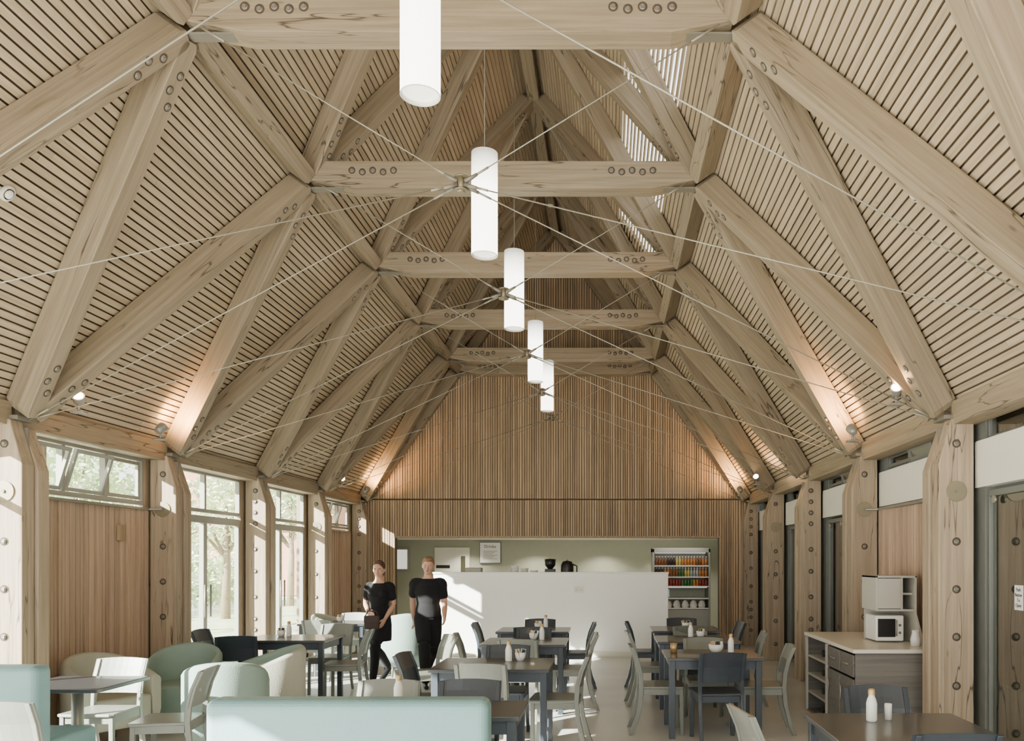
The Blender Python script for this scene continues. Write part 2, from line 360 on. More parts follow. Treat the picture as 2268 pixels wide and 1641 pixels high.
t=tag(MB().box(0,.02,-.06,.06,-.08,.08).build('wall_plate_cover','slat',bevel=.003,loc=(-3.965,8.3,1.93)),'small square cover plate on left slatted panel','plate')
mb=MB()
for y in YE: mb.box(-4.03,-3.96,y-.2,y+.2,0,2.8)
struct(mb.build('trim_3','post'),'timber closing pieces behind the left posts')
mb=MB()
for y in YE: mb.box(3.98,4.06,y-.2,y+.2,0,2.8)
struct(mb.build('trim_4','aludark'),'grey closing pieces behind the right posts')
wn=[0]
def window(x,y0,y1,z0,z1,cols,fr='alu',gl='glass',fw=.045,tilt=0,label=None,rails=(),name='window'):
    wn[0]+=1; s=-1 if x<0 else 1
    mb=MB(); mb.box(x-.03,x+.03,y0,y1,z0,z0+fw); mb.box(x-.03,x+.03,y0,y1,z1-fw,z1)
    for i in range(cols+1):
        y=y0+(y1-y0)*i/cols; mb.box(x-.03,x+.03,max(y-fw/2,y0),min(y+fw/2,y1) if i<cols else y1,z0+fw,z1-fw)
    for r in rails: mb.box(x-.03,x+.03,y0,y1,r-.02,r+.02)
    o=mb.build('%s_%d'%(name,wn[0]),fr,bevel=.004); struct(o,label)
    if not tilt: MB().box(x-.004,x+.004,y0+.02,y1-.02,z0+.02,z1-.02).build('pane',gl,o)
    else:
        for i in range(cols):
            a=y0+(y1-y0)*i/cols+fw/2+.01; b=y0+(y1-y0)*(i+1)/cols-fw/2-.01; H=z1-z0-2*fw-.02
            tl=tilt if i<2 else 0
            sash=MB(); sash.box(-.015,.015,a,b,0,.035); sash.box(-.015,.015,a,b,H-.035,H); sash.box(-.015,.015,a,a+.035,.035,H-.035); sash.box(-.015,.015,b-.035,b,.035,H-.035)
            so=sash.build('sash',fr,o); so.location=(x,0,z0+fw+.01); so.rotation_euler=(0,-s*tl,0)
            MB().box(-.003,.003,a+.03,b-.03,.03,H-.03).build('pane',gl,so)
    return o
window(-3.99,6.8,8.7,2.24,2.75,3,tilt=.3,label='open hopper windows above nearest left slatted panel')
window(-3.99,13.74,15.63,2.24,2.75,3,tilt=.3,label='open hopper windows above far left slatted panel')
window(-3.99,4.48,6.38,0.03,2.75,2,rails=(2.22,),label='tall glazing out of frame at near left')
for a,b,l in((9.11,11.0,'second'),(11.42,13.32,'third')):
    window(-3.99,a,b,2.24,2.75,2,label='clear transom window over the %s left bay doors'%l)
    o=window(-3.99,a,b,0.02,2.2,2,fw=.09,label='glazed double doors in %s left bay'%l,name='door')
    MB().tube([(-3.93,(a+b)/2-.07,.95),(-3.93,(a+b)/2-.07,1.35)],.012,8).build('door_handle','steel',o)
    MB().tube([(-3.93,(a+b)/2+.07,.95),(-3.93,(a+b)/2+.07,1.35)],.012,8).build('door_handle','steel',o)
mb=MB()
for a,b in((2,6.4),(6.77,8.76),(9.08,11.03),(11.39,13.35),(13.71,15.7)):
    mb.box(3.96,4.05,a-.25,b+.3,2.23,2.6)
struct(mb.build('wall_right_band','cream'),'cream band of wall above the right hand doors')
for a,b,l in((4.4,6.38,'first'),(6.8,8.7,'second'),(9.11,11.0,'third'),(11.42,13.32,'fourth'),(13.74,15.63,'fifth')):
    window(4.03,a,b,2.6,2.8,3,fr='aludark',gl='glassdark',fw=.025,tilt=.35 if l in('second','third') else 0,label='clerestory window in %s right bay'%l)
for a,b,l in((4.4,6.38,'nearest'),(9.11,11.0,'third'),(11.42,13.32,'fourth'),(13.74,15.63,'farthest')):
    o=window(4.03,a,b,0.02,2.2,2,fr='aludark',gl='glassdark',fw=.05,label='dark glazed sliding door in %s right bay'%l,name='door')
    MB().tube([(3.97,(a+b)/2-.09,.9),(3.97,(a+b)/2-.09,1.4)],.013,8).build('door_handle','steel',o)
    for yy in((a+b)/2-.3,(a+b)/2+.3,b-.12): MB().tube([(3.98,yy,2.12),(4.0,yy,2.12)],.03,12).build('roller','steel',o)
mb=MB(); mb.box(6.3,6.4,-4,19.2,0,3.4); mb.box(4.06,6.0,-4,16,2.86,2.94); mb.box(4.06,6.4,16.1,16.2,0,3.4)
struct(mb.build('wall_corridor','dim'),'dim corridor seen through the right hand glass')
# ---------------------------------------------------------------- kitchen
struct(MB().box(-4.1,4.06,19,19.1,0,2.3).build('wall_kitchen','olive'),'pale olive back wall of the kitchen')
mb=MB(); mb.box(-4.1,-4.0,16.17,19,0,2.3); mb.box(4.0,4.06,16.17,19,0,2.3); struct(mb.build('wall_kitchen_side','olive'))
struct(MB().box(-4.1,4.06,16.15,19.1,2.13,2.25).build('ceiling_kitchen','cream'))
for px in(1012,1175,1335,1505):
    x=1.01+(px-1345)/103.4
    o=thing('downlight','recessed kitchen ceiling downlight %s'%{1012:'above the kitchen door',1175:'right of the framed notice',1335:'above the bare middle wall',1505:'above the drinks fridge'}[px],'downlight',(x,17.9,2.13),0,'kitchen downlights')
    MB().lathe([(.045,-.004),(.065,-.008),(.07,0)]).build('trim_ring','white',o); MB().tube([(0,0,-.003),(0,0,.0)],.045,18).build('lens','down',o)
    l=bpy.data.lights.new('downlight_lamp','SPOT'); l.energy=80; l.color=(1,.95,.8); l.spot_size=2.2; l.spot_blend=.6; l.shadow_soft_size=.05
    lo=bpy.data.objects.new('downlight_lamp',l); C.objects.link(lo); lo.location=(x,18.4,2.1)
o=MB().box(-3.02,-2.2,18.95,19,0,1.95).build('door_kitchen','cream',bevel=.006); struct(o,'pale kitchen door behind the counter')
MB().box(-2.4,-2.3,18.93,18.95,1.35,1.75).build('vision_panel','glassdark',o)
MB().box(-2.98,-2.66,18.94,18.95,1.47,1.54).build('sign_plate','blackpl',o)
def text(s,size,mat,loc,rot,parent=None,name='lettering',lines=1.0):
    c=bpy.data.curves.new(name,'FONT'); c.body=s; c.size=size; c.align_x='CENTER'; c.align_y='CENTER'; c.space_line=lines; c.extrude=.0006
    o=bpy.data.objects.new(name,c); C.objects.link(o); bpy.context.view_layer.update()
    dg=bpy.context.evaluated_depsgraph_get(); me=bpy.data.meshes.new_from_object(o.evaluated_get(dg)); bpy.data.objects.remove(o)
    me.materials.clear(); me.materials.append(M[mat]); o=bpy.data.objects.new(name,me); C.objects.link(o); o.location=loc; o.rotation_euler=rot
    if parent: o.parent=parent
    return o
p=thing('framed_notice','white framed notice hanging on kitchen wall right of the door','picture',(-1.72,18.97,1.83))
MB().box(-.25,.25,-.02,.02,-.25,.25).build('frame','aludark',p,.003); MB().box(-.235,.235,-.026,-.02,-.235,.235).build('sheet','white',p)
text('Drinks',.1,'blackpl',(0,-.028,.14),(PI/2,0,0),p)
mb=MB()
for i in range(7): mb.box(-.16,.16-.05*(i%3),-.028,-.026,.03-i*.03,.037-i*.03)
mb.build('text_lines','dim',p)
o=MB().box(-3.95,-3.6,18.93,19,1.4,1.95).build('window_20','alu',bevel=.004); struct(o,'small bright window at kitchen left corner'); MB().box(-3.9,-3.65,18.92,18.93,1.45,1.9).build('pane','strip',o)  # pane itself glows, standing in for daylight behind it
o=thing('counter_screen','long white servery counter front in middle of the far end','counter',(.045,13.95,0))
MB().box(-2.005,2.005,-.07,.07,.0,1.42).build('front_panel','white',o,.006)
MB().box(-2.015,2.015,-.09,.09,1.42,1.45).build('capping','white',o,.004)
MB().box(-2.005,2.005,-.085,-.07,0,.09).build('skirting','cream',o,.003)
so=MB().box(.4,.56,-.08,-.07,1.1,1.2).build('socket_outlet','cream',o,.003); MB().box(.43,.45,-.083,-.08,1.14,1.16).build('switch','hutch',so); MB().box(.51,.53,-.083,-.08,1.14,1.16).build('switch','hutch',so)
o=thing('servery_worktop','steel servery worktop just behind the white counter','worktop',(.0,14.45,0))
MB().box(-1.9,1.95,-.35,.35,1.26,1.3).build('top','steel',o,.004)
for x in(-1.8,0,1.8): MB().box(x-.03,x+.03,-.2,.2,0,1.26).build('leg','steel',o)
o=thing('coffee_grinder','black coffee grinder with flared hopper on the servery worktop','grinder',(0,14.4,1.3))
MB().box(-.09,.09,-.1,.1,0,.2).build('body','blackpl',o,.01); MB().lathe([(.04,.2),(.09,.26),(.1,.37),(0,.38)]).build('hopper','blackpl',o); MB().box(-.07,.07,-.16,-.1,.0,.03).build('tray','steel',o,.004)
o=thing('hot_water_urn','rounded black kettle right of the coffee grinder','kettle',(.3,14.4,1.3))
MB().lathe([(0,0),(.1,0),(.115,.1),(.11,.27),(.08,.33),(0,.345)]).build('body','blackpl',o); MB().tube([(.1,0,.1),(.17,0,.14),(.17,0,.25),(.1,0,.28)],.012,8).build('handle','blackpl',o); MB().ell((0,0,.35),(.02,.02,.015)).build('knob','steel',o)
def lathe_thing(name,label,cat,loc,prof,mat,group=None):
    return tag(MB().lathe(prof,seg=20).build(name,mat,loc=loc),label,cat,group)
bowlp=[(0,0),(.03,0),(.06,.03),(.075,.06),(.071,.06),(.055,.032),(0,.012)]
for i,(x,n) in enumerate(((-.62,6),(-.45,5),(-.28,4))):
    for k in range(n): lathe_thing('bowl','white ceramic bowl in the %s stack on the servery worktop'%['left','middle','right'][i],'bowl',(x,14.35,1.3+k*.038),bowlp,'ceramic','stacked white bowls, %s stack'%['left','middle','right'][i])
o=tag(MB().box(-.14,.14,-.1,.1,0,.22).build('steel_box','steel',bevel=.01,loc=(-1.35,14.4,1.3)),'low steel box at left end of the servery worktop','box')
fr=thing('drinks_fridge','open fronted drinks fridge full of bottles on kitchen wall','fridge',(2.6,17.4,0))
mb=MB(); mb.box(-.62,-.58,0,.7,0,1.9); mb.box(.58,.62,0,.7,0,1.9); mb.box(-.62,.62,0,.7,1.82,1.92); mb.box(-.58,.58,.66,.7,0,1.82); mb.box(-.58,.58,0,.66,0,.6)
mb.build('cabinet','steel',fr,.004)
for z in(.63,.84,1.1,1.3,1.54): MB().box(-.58,.58,.02,.6,z-.02,z).build('shelf','white',fr)
MB().box(-.55,.55,.3,.33,1.8,1.82).build('added_glow_strip','strip',fr); MB().box(-.55,.55,.03,.05,1.065,1.08).build('added_glow_strip','strip',fr)  # glowing strips added to light the fridge shelves
MB().box(-.57,.57,.01,.02,.85,1.04).build('display_glass','glass',fr)
cols={'amber':srgb(120,70,34),'orange':srgb(170,108,48),'yellow':srgb(180,160,80),'dark brown':srgb(46,28,20),'green':srgb(56,98,52),'red':srgb(126,44,40),'silver':srgb(150,152,150),'dark blue':srgb(36,52,90)}
BM={}
for cn,cv in cols.items():
    mm=plain('drink_'+cn.replace(' ','_'),cv,.25)
    BM[cn]=(MB().lathe([(0,0),(.028,0),(.029,.11),(.013,.155),(.013,.18)],seg=12).lathe([(.014,.178),(.014,.196),(0,.197)],seg=12,mi=1).mesh('bottle',[mm,'ceramic']),
            MB().lathe([(0,0),(.025,0),(.029,.008),(.029,.13),(.024,.14),(0,.14)],seg=12).mesh('can',[mm,'steel']))
rows=[(1.54,'top',['amber']*4+['dark brown']*3+['yellow']*2+['orange']*5+['amber']*2+['orange']*2,0),(1.3,'second',['dark brown']*3+['orange']*2+['amber']*3+['green']*2+['yellow']*2+['silver']*3+['orange']*3,0),(1.1,'third',['dark blue']*2+['silver']*2+['red']*5+['green']*4+['orange']*2+['red']*3,1)]
for z,rn,seq,kd in rows:
    for i,cn in enumerate(seq):
        o=bpy.data.objects.new(['bottle','drink_can'][kd],BM[cn][kd]); C.objects.link(o); o.location=(2.6-.53+i*.0625,17.47,z)
        tag(o,'%s %s on %s shelf of the drinks fridge'%(cn,['drink bottle','drink can'][kd],rn),['bottle','can'][kd],'drinks on the %s fridge shelf'%rn)
bm_=MB().lathe([(0,0),(.07,0),(.085,.06),(.06,.13),(.03,.16),(0,.165)],seg=9).mesh('snack_bag','ceramic')
for i in range(6):
    o=bpy.data.objects.new('snack_bag',bm_); C.objects.link(o); o.location=(2.15+i*.18,17.55,.63); o.rotation_euler=(0,0,i*1.3); tag(o,'white wrapped snack bag on bottom shelf of drinks fridge','bag','bags on the bottom fridge shelf')
l=bpy.data.lights.new('fridge_fill','AREA'); l.energy=7; l.size=1; l.color=(1,.97,.9); lo=bpy.data.objects.new('fridge_fill',l); C.objects.link(lo); lo.location=(2.6,17.2,2.05); lo.rotation_euler=(.35,0,0)  # unseen fill light in front of the fridge, brightens its shelves
# ---------------------------------------------------------------- pendants
for i,y in enumerate((4.39,6.69,8.82,11.43,13.67)):
    p=thing('pendant_lamp','%s white cylinder pendant lamp hanging from the ridge'%['nearest and largest','second nearest','middle','fourth nearest','farthest and smallest'][i],'pendant lamp',(0,y,5.0),0,'cylinder pendant lamps')
    MB().lathe([(.1075,-.84),(.1075,0),(.0,.0)],seg=32).build('shade','opal',p)
    MB().lathe([(0,-.82),(.098,-.82)],seg=32).build('diffuser','opalb',p); MB().lathe([(.098,-.82),(.104,-.843),(.1085,-.84)],seg=32).build('rim','ceramic',p)
    MB().tube([(0,0,0),(0,0,RZ-5.12)],.004,8).build('cable','galv',p); MB().tube([(0,0,0),(0,0,.03)],.02,12).build('cable_grip','steel',p)
def detector(loc,n,label):
    o=thing('smoke_detector',label,'smoke detector',loc,0,'ceiling detectors')
    o.rotation_euler=Vector(n).to_track_quat('Z','Y').to_euler()
    MB().lathe([(.055,0),(.055,.015),(.04,.02)]).build('base','cream',o); MB().lathe([(.03,.018),(.03,.026),(.018,.03),(0,.031)]).build('sensor','white',o)
detector((0,9.9,RZ-.12),(0,0,-1),'round smoke detector under the nearest stretch of ridge beam')
detector((0,14.4,RZ-.12),(0,0,-1),'round smoke detector under the far stretch of ridge beam')
def onroof(px,py,s):
    a=(px-1345)/F;b=(1241-py)/F
    t=(B0.z-CZ+(B0.x-s*CX)*DZ/DX)/(b+s*a*DZ/DX)
    return (CX+a*t,t,CZ+b*t)
for px,py,s,l in((12,425,-1,'at far left of the left slope'),(2031,427,1,'on the right slope'),(608,797,-1,'between second and third left posts'),(952,562,-1,'near the third tie beam')):
    P=Vector(onroof(px,py,s))-Vector((s*DZ,0,DX))*.01; detector(P,(-s*DZ,0,-DX),'round white ceiling detector '+l)
def spot(loc,aim,label,e=40,size=1.1):
    o=thing('spotlight',label,'spotlight',loc,0,'eaves spotlights')
    d=(Vector(aim)-Vector(loc)).normalized()
    MB().box(-.06,.06,-.04,.04,-.12,-.1).build('base','lampcup',o,.008); MB().tube([(0,0,-.11),(0,0,-.03)],.011,8).build('arm','lampcup',o)
    f=.8
    MB().tube([-d*.07*f,-d*.02*f,d*.05*f,d*.06*f],[.028,.045,.052,.052],16).build('head','lampcup',o)
    MB().tube([d*.049,d*.053],.038,16).build('lens','warm',o)
    l=bpy.data.lights.new('spot_lamp','SPOT'); l.energy=e; l.color=(1,.54,.22); l.spot_size=size; l.spot_blend=1.0; l.shadow_soft_size=.05
    lo=bpy.data.objects.new('spot_lamp',l); C.objects.link(lo); lo.location=Vector(loc)+d*.07; lo.rotation_euler=d.to_track_quat('-Z','Y').to_euler()
spot((-3.58,8.35,3.0),(-3.4,8.95,3.45),'spotlight beside second left post washing the rafter',170,2.3)
spot((-3.54,7.0,3.035),(-3.1,6.0,3.75),'glowing spotlight beside nearest left post',90,2.3)
spot((-3.54,13.95,3.03),(-3.1,12.8,3.6),'glowing spotlight beside fourth left post',80,2.2)
spot((-3.52,15.3,2.98),(-3.3,15.75,3.5),'spotlight beside far left corner washing the gable',130,2.2)
spot((3.42,6.78,3.06),(3.1,5.7,3.8),'glowing spotlight beside nearest right post',90,2.3)
spot((3.5,8.25,2.97),(3.35,8.8,3.45),'spotlight beside second right post washing the rafter',170,2.3)
spot((3.45,13.3,3.0),(3.0,12.1,3.6),'glowing spotlight beside fourth right post',80,2.2)
spot((3.5,15.2,2.97),(3.3,15.7,3.5),'spotlight beside far right corner washing the gable',130,2.2)
# ---------------------------------------------------------------- furniture
def sweep(mb,pts,hx,hy):
    vs=[];n=len(pts)
    for x,y,z in pts: vs+=[(x-hx,y-hy,z),(x+hx,y-hy,z),(x+hx,y+hy,z),(x-hx,y+hy,z)]
    fs=[(3,2,1,0),tuple(4*(n-1)+k for k in range(4))]+[(i*4+k,i*4+(k+1)%4,(i+1)*4+(k+1)%4,(i+1)*4+k) for i in range(n-1) for k in range(4)]
    return mb.add(vs,fs)
back=[(0,-.29),(.12,-.245),(.28,-.205),(.45,-.19),(.58,-.2),(.7,-.23),(.83,-.285)]
def yb(z):
    for (a,b),(c,d) in zip(back,back[1:]):
        if a<=z<=c: return b+(d-b)*(z-a)/(c-a)
protos={}
def mk_chair(mat):
    t=thing('dining_chair','','chair')
    mb=MB()
    mb.prism([(-.2,-.2),(.2,-.2),(.225,.2),(.19,.225),(-.19,.225),(-.225,.2)],'Z',.435,.46); mb.build('seat',mat,t,.008)
    for s in(-1,1):
        sweep(MB(),[(s*.19,y,z) for z,y in back],.015,.02).build('rear_leg',mat,t,.004)
        sweep(MB(),[(s*.195,.19,0),(s*.19,.185,.435)],.017,.017).build('leg',mat,t,.004)
    mb=MB()
    mb.box(-.17,.17,-.19,-.17,.38,.435); mb.box(-.17,.17,.175,.195,.38,.435)
    for s in(-1,1): mb.box(s*.19-.01,s*.19+.01,-.17,.17,.38,.435)
    mb.build('seat_frame',mat,t)
    mb=MB(); cols=8; zs=[.56,.63,.7,.77,.83]; g=[]
    for side in(0,1):
        for z in zs:
            for i in range(cols+1):
                x=-.2+.4*i/cols; y=yb(z)-.025*(1-(x/.2)**2)-.0+(.016 if side else 0)
                g.append((x*1.06,y,z+(.012*(1-(x/.2)**2) if z==.83 else 0)))
    W=cols+1; S=len(zs)*W; fs=[]
    for i in range(len(zs)-1):
        for k in range(cols):
            a=i*W+k; fs.append((a,a+1,a+W+1,a+W)); fs.append((S+a+W,S+a+W+1,S+a+1,S+a))
    for k in range(cols): fs.append((S+k,S+k+1,k+1,k)); a=(len(zs)-1)*W+k; fs.append((a,a+1,S+a+1,S+a))
    for i in range(len(zs)-1):
        a=i*W; fs.append((a,a+W,S+a+W,S+a)); a=i*W+cols; fs.append((S+a,S+a+W,a+W,a))
    mb.add(g,fs,0,False); mb.build('backrest',mat,t)
    return t
def place(kind,maker,loc,rz,label,cat=None,group=None,sc=1):
    if kind not in protos: t=maker(); protos[kind]=t
    else: t=copy_tree(protos[kind])
    t.location=loc; t.rotation_euler=(0,0,rz); t.scale=(sc,sc,sc); tag(t,label,cat,group); return t
def chair(x,y,face,col,label,twist=0):
    rz={'N':0,'S':PI,'E':-PI/2,'W':PI/2}[face]+twist
    return place('chair_'+col,lambda:mk_chair(col),(x,y,0),rz,label,'chair','wooden cafe chairs')
def table(cx,cy,w,d,label):
    t=thing('dining_table',label,'table',(cx,cy,0),0,'square cafe tables')
    MB().box(-w/2,w/2,-d/2,d/2,.722,.75).build('tabletop','tabletop',t,.004)
    a=w/2-.05;b=d/2-.05
    mb=MB(); mb.box(-a,a,-b-.01,-b+.012,.64,.722); mb.box(-a,a,b-.012,b+.01,.64,.722); mb.box(-a-.01,-a+.012,-b,b,.64,.722); mb.box(a-.012,a+.01,-b,b,.64,.722); mb.build('apron','navy',t)
    for sx in(-1,1):
        for sy in(-1,1): sweep(MB(),[(sx*(a),sy*b,0),(sx*a,sy*b,.722)],.028,.028).build('leg','navy',t,.003)
    return t
table(2.01,7.85,.9,.75,'navy cafe table on the right aisle, nearest of three with a wide bowl')
table(2.03,9.35,.93,.78,'navy cafe table in the middle of the right hand row')
table(2.03,10.75,.88,.8,'navy cafe table at the far end of the right hand row')
table(.03,7.1,1.0,.8,'navy cafe table nearest in the centre row')
table(.1,9.07,.92,.8,'navy cafe table in the middle of the centre row')
table(.06,10.6,.92,.72,'navy cafe table at the far end of the centre row')
table(-2.67,9.5,1.0,.75,'navy cafe table beside the glazed doors on the left')
table(-2.9,11.85,.95,.75,'navy cafe table far left beside the third bay doors')
table(2.6,4.4,.87,.78,'large dark table at bottom right with bottle and shaker')
table(-.12,4.95,1.25,.56,'dark table hidden behind the teal booth')
names={'navy':'navy','grey':'grey','palegrey':'pale grey'}
def four(cx,cy,w,d,cols,where):
    dat=[('near',cx,cy-d/2-.03,'N'),('far',cx+.02,cy+d/2+.05,'S'),('left',cx-w/2-.04,cy+.02,'E'),('right',cx+w/2+.04,cy+.02,'W')]
    for (side,x,y,f),c in zip(dat,cols):
        if c: chair(x,y,f,c,'%s wooden chair on the %s side of %s'%(names[c],side,where),random.uniform(-.1,.1))
four(.03,7.1,1.0,.8,['grey','navy','navy','grey'],'the nearest centre table')
four(.1,9.07,.92,.8,['grey','navy','grey','grey'],'the middle centre table')
four(.06,10.6,.92,.72,['navy','navy','navy','navy'],'the far centre table')
four(2.01,7.85,.9,.75,['navy','grey','grey','grey'],'the nearest right row table')
four(2.03,9.35,.93,.78,['navy','grey','grey','grey'],'the middle right row table')
four(2.03,10.75,.88,.8,['grey','navy','navy','navy'],'the far right row table')
chair(-2.05,9.5,'W','grey','grey wooden chair on the aisle side of the table by the left doors',.1)
chair(-3.05,9.0,'N','navy','navy wooden chair on the near side of the table by the left doors',.25)
chair(-3.5,9.55,'E','navy','navy wooden chair between left doors and their nearest table')
chair(-2.45,10.15,'S','grey','grey wooden chair on the far side of the table by the left doors')
chair(-2.3,11.75,'W','grey','grey wooden chair on the aisle side of the far left table')
chair(-2.95,11.35,'N','grey','grey wooden chair on the near side of the far left table')
chair(-2.9,12.35,'S','palegrey','pale grey wooden chair on the far side of the far left table')
chair(-.95,8.75,'W','grey','grey wooden chair standing alone left of the middle centre table',.5)
chair(2.74,4.98,'S','navy','navy wooden chair on the far side of the bottom right table')
chair(2.66,4.1,'N','navy','navy wooden chair cut off at the bottom right edge')
chair(2.02,4.5,'E','grey','grey wooden chair at left end of the bottom right table',.15)
chair(-.47,5.25,'S','grey','grey wooden chair facing the teal booth, left of two')
chair(.08,5.25,'S','navy','navy wooden chair facing the teal booth, right of two')
chair(-3.03,6.5,'S','palegrey','pale grey sunlit chair behind the pedestal table')
chair(-2.3,6.15,'W','grey','grey wooden chair right of the pedestal table',.15)
chair(-2.5,4.95,'N','grey','grey wooden chair cut off at the bottom left corner')
t=thing('pedestal_table','square cafe table on one chrome column by the left booth','table',(-2.9,6.0,0))
MB().box(-.35,.35,-.33,.33,.722,.75).build('tabletop','tabletop',t,.004); MB().tube([(0,0,.02),(0,0,.72)],.04,20).build('column','steel',t); MB().lathe([(0,.0),(.24,.0),(.24,.012),(.05,.03),(0,.03)],seg=28).build('base','steel',t)
def booth(x0,x1,y0,label):
    t=thing('booth_seat',label,'booth',((x0+x1)/2,y0,0)); w=(x1-x0)/2
    MB().box(-w,w,0,.17,.1,.97).build('backrest','teal',t,.045,5); MB().box(-w+.01,w-.01,.17,.66,.26,.47).build('seat','teal',t,.04,4)
    MB().box(-w+.04,w-.04,.05,.6,0,.26).build('base','navy',t)
booth(-.95,.43,3.94,'teal leather booth bench with its back to the camera, bottom centre')
booth(-3.75,-2.65,5.2,'teal leather booth bench catching the sun at bottom left')
def mk_tub(outer,inner):
    t=thing('tub_chair','','armchair'); n=36; vs=[];A=2.25
    secs=[]
    for i in range(n+1):
        a=-A+2*A*i/n; c=(math.cos(a)+.62)/1.62; h=.6+.2*max(0,c)**.8
        dx,dy=math.sin(a),-math.cos(a)
        if abs(a)>1.57:
            e=(abs(a)-1.57)*.42; dx=math.copysign(1,a); dy=0; off=e
        else: off=0
        ro,ri=.34,.265
        P=lambda r,z:(dx*r,dy*r+off,z)
        secs.append([P(ro-.04,.13),P(ro,.3),P(ro,h-.03),P(ro-.015,h-.005),P((ro+ri)/2,h+.008),P(ri+.015,h-.005),P(ri,h-.03),P(ri+.01,.3)])
    K=8
    for s_ in secs: vs+=s_
    mb=MB()
    for i in range(n):
        for k in range(K):
            f=(i*K+k,i*K+(k+1)%K,(i+1)*K+(k+1)%K,(i+1)*K+k)[::-1]; mb.f.append(list(f)); mb.mi.append(0 if k<4 or k==7 else 1); mb.sm.append(True)
    mb.f.append(list(range(K))); mb.mi.append(0); mb.sm.append(False); mb.f.append([n*K+k for k in range(K-1,-1,-1)]); mb.mi.append(0); mb.sm.append(False)
    mb.v=[tuple(v) for v in vs]
    mb.build('shell',[outer,inner],t)
    q=MB(); pl=[(.27*math.sin(a),-.27*math.cos(a)) for a in [(-1.57+3.14*i/16) for i in range(17)]]+[(.27,.27),(-.27,.27)]
    q.prism(pl,'Z',.16,.44); q.build('seat_cushion',inner,t,.03,3)
    for sx in(-1,1):
        for sy in(-1,1): MB().tube([(sx*.2,sy*.2,0),(sx*.19,sy*.19,.17)],[.012,.02],10).build('leg','darkoak',t)
    return t
def tub(x,y,rz,o,i,label,sc=1): return place('tub_%s_%s'%(o,i),lambda:mk_tub(o,i),(x,y,0),rz,label,'armchair','upholstered tub chairs',sc)
tub(-3.2,8.1,PI+.2,'mint','mint','mint green tub chair facing the camera beside left slatted panel')
tub(-2.32,8.0,PI/2+.5,'beige','mint','beige tub chair with its curved back toward the aisle')
tub(-2.28,7.0,.35,'mint','mint','sunlit mint tub chair with its back toward the camera')
tub(-3.5,7.3,-PI/2-.5,'beige','beige','beige tub chair against the left slatted panel')
tub(-1.93,11.75,.5,'mint','mint','mint tub chair standing between and behind the two people',1.12)
tub(-3.35,12.95,-PI/2,'palegrey','beige','pale tub chair at far left near the third bay doors')
# ---------------------------------------------------------------- table items
def bottle(x,y,where,z=.75,s=1):
    o=thing('sauce_bottle','white bottle with gold cap on %s'%where,'bottle',(x,y,z)); o.scale=(s,s,s)
    MB().lathe([(0,0),(.028,0),(.03,.01),(.03,.1),(.024,.125),(.017,.14),(.017,.15)]).build('body','ceramic',o); MB().lathe([(.019,.148),(.019,.175),(.014,.182),(0,.183)]).build('cap','copper',o)
def pot(x,y,where,z=.75,wide=False):
    r=1.5 if wide else 1
    lathe_thing('condiment_pot','white %s pot of sachets on %s'%('wide' if wide else 'round',where),'pot',(x,y,z),[(0,0),(.03*r,0),(.045*r,.03),(.05*r,.075),(.046*r,.075),(.03*r,.01),(0,.01)],'ceramic')
    for i in range(7):
        a=i*2.4; rr=.022*r
        o=MB().box(-.018,.018,-.002,.002,0,.085).build('sachet',['ceramic','copper','navy'][i%3],loc=(x+rr*math.cos(a),y+rr*math.sin(a),z+.02)); o.rotation_euler=(random.uniform(-.3,.3),random.uniform(-.3,.3),a)
        tag(o,'%s sachet standing in the pot on %s'%(['white','golden','dark'][i%3],where),'sachet','%s sachets on %s'%(['white','golden','dark'][i%3],where))
bottle(.13,7.25,'nearest centre table'); pot(.23,7.3,'nearest centre table')
bottle(.27,9.2,'middle centre table'); pot(.17,9.25,'middle centre table')
bottle(.2,10.7,'far centre table'); pot(.1,10.7,'far centre table')
bottle(2.22,7.95,'nearest right row table'); pot(2.08,8.0,'nearest right row table',wide=True)
bottle(1.98,9.45,'middle right row table'); pot(2.1,9.5,'middle right row table')
pot(2.05,10.8,'far right row table'); bottle(-2.75,9.6,'table by the left doors',); pot(-2.85,9.62,'table by the left doors')
pot(-2.9,11.9,'far left table')
bottle(2.49,4.55,'bottom right table'); bottle(-.3,5.1,'table behind the teal booth')
lathe_thing('glass_tumbler','yellowish glass tumbler on left edge of nearest right row table','glass',(1.66,7.95,.75),[(0,0),(.03,0),(.036,.09),(.033,.09),(.028,.006),(0,.006)],'copper')
o=thing('salt_shaker','white salt shaker right of the bottle on bottom right table','shaker',(2.6,4.6,.75)); MB().lathe([(0,0),(.02,0),(.021,.075)]).build('body','ceramic',o); MB().lathe([(.021,.075),(.02,.09),(0,.092)]).build('lid','cream',o)
o=thing('tea_station','low cabinet with pale worktop beside nearest right post','cabinet',(3.55,7.85,0))
mb=MB(); mb.box(-.4,.34,-.86,-.83,.05,.85); mb.box(-.4,.34,.82,.85,.05,.85); mb.box(.3,.34,-.83,.82,.05,.85); mb.box(-.4,.34,-.83,.82,.05,.08); mb.box(-.4,.34,-.02,.02,.08,.85)
mb.build('body','darkoak',o,.003)
MB().box(-.43,.34,-.88,.86,.85,.885).build('worktop','worktop',o,.005)
MB().box(-.41,.33,-.875,-.862,.07,.84).build('end_panel','darkoak',o,.003)
for z in(.26,.45,.64): MB().box(-.395,.3,.02,.82,z-.012,z+.012).build('shelf','hutch',o)
